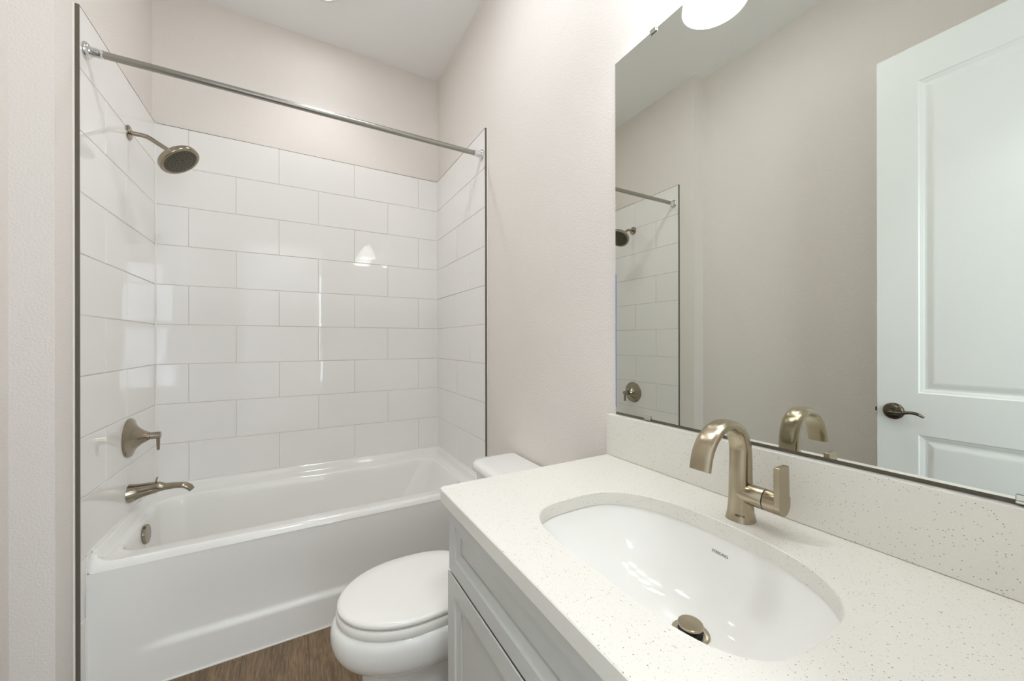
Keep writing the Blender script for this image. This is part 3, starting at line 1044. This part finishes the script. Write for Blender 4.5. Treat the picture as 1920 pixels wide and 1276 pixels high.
door = struct(finish('door_1', bm, M['white_paint'], smooth=0), 'white two panel door standing open, seen in the mirror')
HY, HZd = DY1 - 0.053, 0.957
bm = bmesh.new()
lathe(bm, (DXF + 0.0002, HY, HZd), (1, 0, 0), [(0, 0.034), (0.004, 0.034), (0.010, 0.029), (0.014, 0.018), (0.016, 0.013), (0.040, 0.012), (0.046, 0.013), (0.056, 0.012), (0.057, 0.0)], 40)
dh = finish('door_handle', bm, M['lever'], door, smooth=40)
bm = bmesh.new()
X = DXF + 0.048
sweep(bm, [(X, HY + 0.012, HZd + 0.001), (X, HY - 0.004, HZd), (X, HY - 0.030, HZd - 0.001), (X - 0.002, HY - 0.055, HZd + 0.005), (X - 0.004, HY - 0.078, HZd + 0.004), (X - 0.006, HY - 0.100, HZd - 0.008)],
      [(0.007, 0.007), (0.013, 0.009), (0.010, 0.0075), (0.009, 0.0065), (0.010, 0.0060), (0.008, 0.004)], (1, 0, 0), 20)
finish('lever', bm, M['lever'], dh, smooth=50)
bm = bmesh.new()
lathe(bm, (DXF - TH - 0.0002, HY, HZd), (-1, 0, 0), [(0, 0.034), (0.004, 0.034), (0.010, 0.029), (0.014, 0.018), (0.016, 0.013), (0.040, 0.012), (0.042, 0.0)], 40)
finish('door_handle', bm, M['lever'], door, smooth=40)
bm = bmesh.new()
box(bm, DXF - 0.030, DXF - 0.006, DY1 + 0.0002, DY1 + 0.0025, HZd - 0.028, HZd + 0.028)
box(bm, DXF - 0.024, DXF - 0.012, DY1 + 0.0025, DY1 + 0.010, HZd - 0.008, HZd + 0.008)
finish('latch', bm, M['lever'], door, smooth=0)
for z in (0.25, 1.2, 2.2):
    bm = bmesh.new()
    lathe(bm, (DXF - TH + 0.004, DY0 - 0.007, z - 0.045), (0, 0, 1), [(0, 0.006), (0.09, 0.006)], 16)
    finish('hinge', bm, M['lever'], door, smooth=40)

# ------------------------------------------------------------------ lights
cl = thing('ceiling_fill_light', 'added round ceiling fill light, out of view', 'ceiling light', (0.85, -1.42, CEIL))  # unseen lamp, added to lift the ambient light in the bathroom
bm = bmesh.new()
lathe(bm, (0.85, -1.42, CEIL - 0.0005), (0, 0, -1), [(0, 0.136), (0.022, 0.138), (0.027, 0.128)], 64, True, False)
finish('rim', bm, M['white_paint'], cl, smooth=40)
bm = bmesh.new()
lathe(bm, (0.85, -1.42, CEIL - 0.025), (0, 0, -1), [(0, 0.1285), (0.010, 0.122), (0.015, 0.1), (0.018, 0.06), (0.019, 0.0)], 48, True, True)
finish('diffuser', bm, M['disc'], cl, smooth=60)
rl = thing('recessed_light', 'round recessed ceiling light over the bathtub', 'ceiling light', (0.75, -0.39, CEIL))
bm = bmesh.new()
lathe(bm, (0.75, -0.39, CEIL - 0.0005), (0, 0, -1), [(0, 0.088), (0.004, 0.088), (0.008, 0.080), (0.008, 0.066), (0.004, 0.064)], 48, True, False)
finish('rim', bm, M['white_paint'], rl, smooth=40)
bm = bmesh.new()
lathe(bm, (0.75, -0.39, CEIL - 0.004), (0, 0, -1), [(0, 0.0645), (0.002, 0.064), (0.003, 0.0)], 40, True, True)
finish('diffuser', bm, M['can'], rl, smooth=40)
sl = bpy.data.lights.new('downlight', 'SPOT')
sl.energy = SPOT
sl.spot_size = math.radians(112)
sl.spot_blend = 0.7
sl.shadow_soft_size = 0.035
sl.color = (1.0, 0.985, 0.97)
slo = bpy.data.objects.new('downlight', sl)
slo.location = (0.75, -0.39, CEIL - 0.045)
COL.objects.link(slo)
hl = thing('hall_fill_light', 'added round fill light in the hall behind the viewer', 'ceiling light', (0.5, -3.55, CEIL))  # invented lamp, added to send fill light in through the doorway
bm = bmesh.new()
lathe(bm, (0.5, -3.55, CEIL - 0.0005), (0, 0, -1), [(0, 0.18), (0.035, 0.183), (0.04, 0.17)], 48, True, False)
finish('rim', bm, M['white_paint'], hl, smooth=40)
bm = bmesh.new()
lathe(bm, (0.5, -3.55, CEIL - 0.036), (0, 0, -1), [(0, 0.171), (0.006, 0.165), (0.007, 0.0)], 40, True, True)
finish('diffuser', bm, M['hall'], hl, smooth=40)
# vanity light above the mirror; its first shade shows in the mirror
vl = thing('vanity_light', 'wall light with three round frosted glass shades above the mirror', 'wall light', (WR, -2.2, 2.40))
bm = bmesh.new()
box(bm, WR - 0.022, WR - 0.0005, -2.55, -1.85, 2.375, 2.435)
bevel(finish('back_plate', bm, M['champagne'], vl, smooth=0), 0.004)
VX, VZ = 1.340, 2.20
for y in (-2.456, -2.20, -1.944):
    bm = bmesh.new()
    sweep(bm, [(WR - 0.021, y, 2.405), (WR - 0.08, y, 2.412), (VX + 0.03, y, 2.408), (VX + 0.004, y, 2.392), (VX, y, 2.365)], [(0.008, 0.008)] * 5, (0, 1, 0), 16)
    lathe(bm, (VX, y, 2.372), (0, 0, -1), [(0, 0.016), (0.004, 0.024), (0.036, 0.026), (0.040, 0.022)], 24)
    arm = finish('lamp_arm', bm, M['champagne'], vl, smooth=40)
    bm = bmesh.new()
    lathe(bm, (VX, y, 2.340), (0, 0, -1), [(0.0, 0.020), (0.004, 0.034), (0.030, 0.052), (0.070, 0.069), (0.110, 0.080), (0.1395, 0.0848), (0.1400, 0.0835), (0.110, 0.0775), (0.070, 0.0665), (0.030, 0.0495), (0.008, 0.030), (0.006, 0.018)], 40, False, False)
    finish('glass_shade', bm, M['shade'], arm, smooth=40)
    bm = bmesh.new()
    bmesh.ops.create_uvsphere(bm, u_segments=24, v_segments=14, radius=0.034, matrix=Matrix.Translation((VX, y, 2.268)))
    lathe(bm, (VX, y, 2.335), (0, 0, -1), [(0, 0.012), (0.030, 0.013), (0.040, 0.016)], 16)
    finish('bulb', bm, M['bulb'], arm, smooth=60)
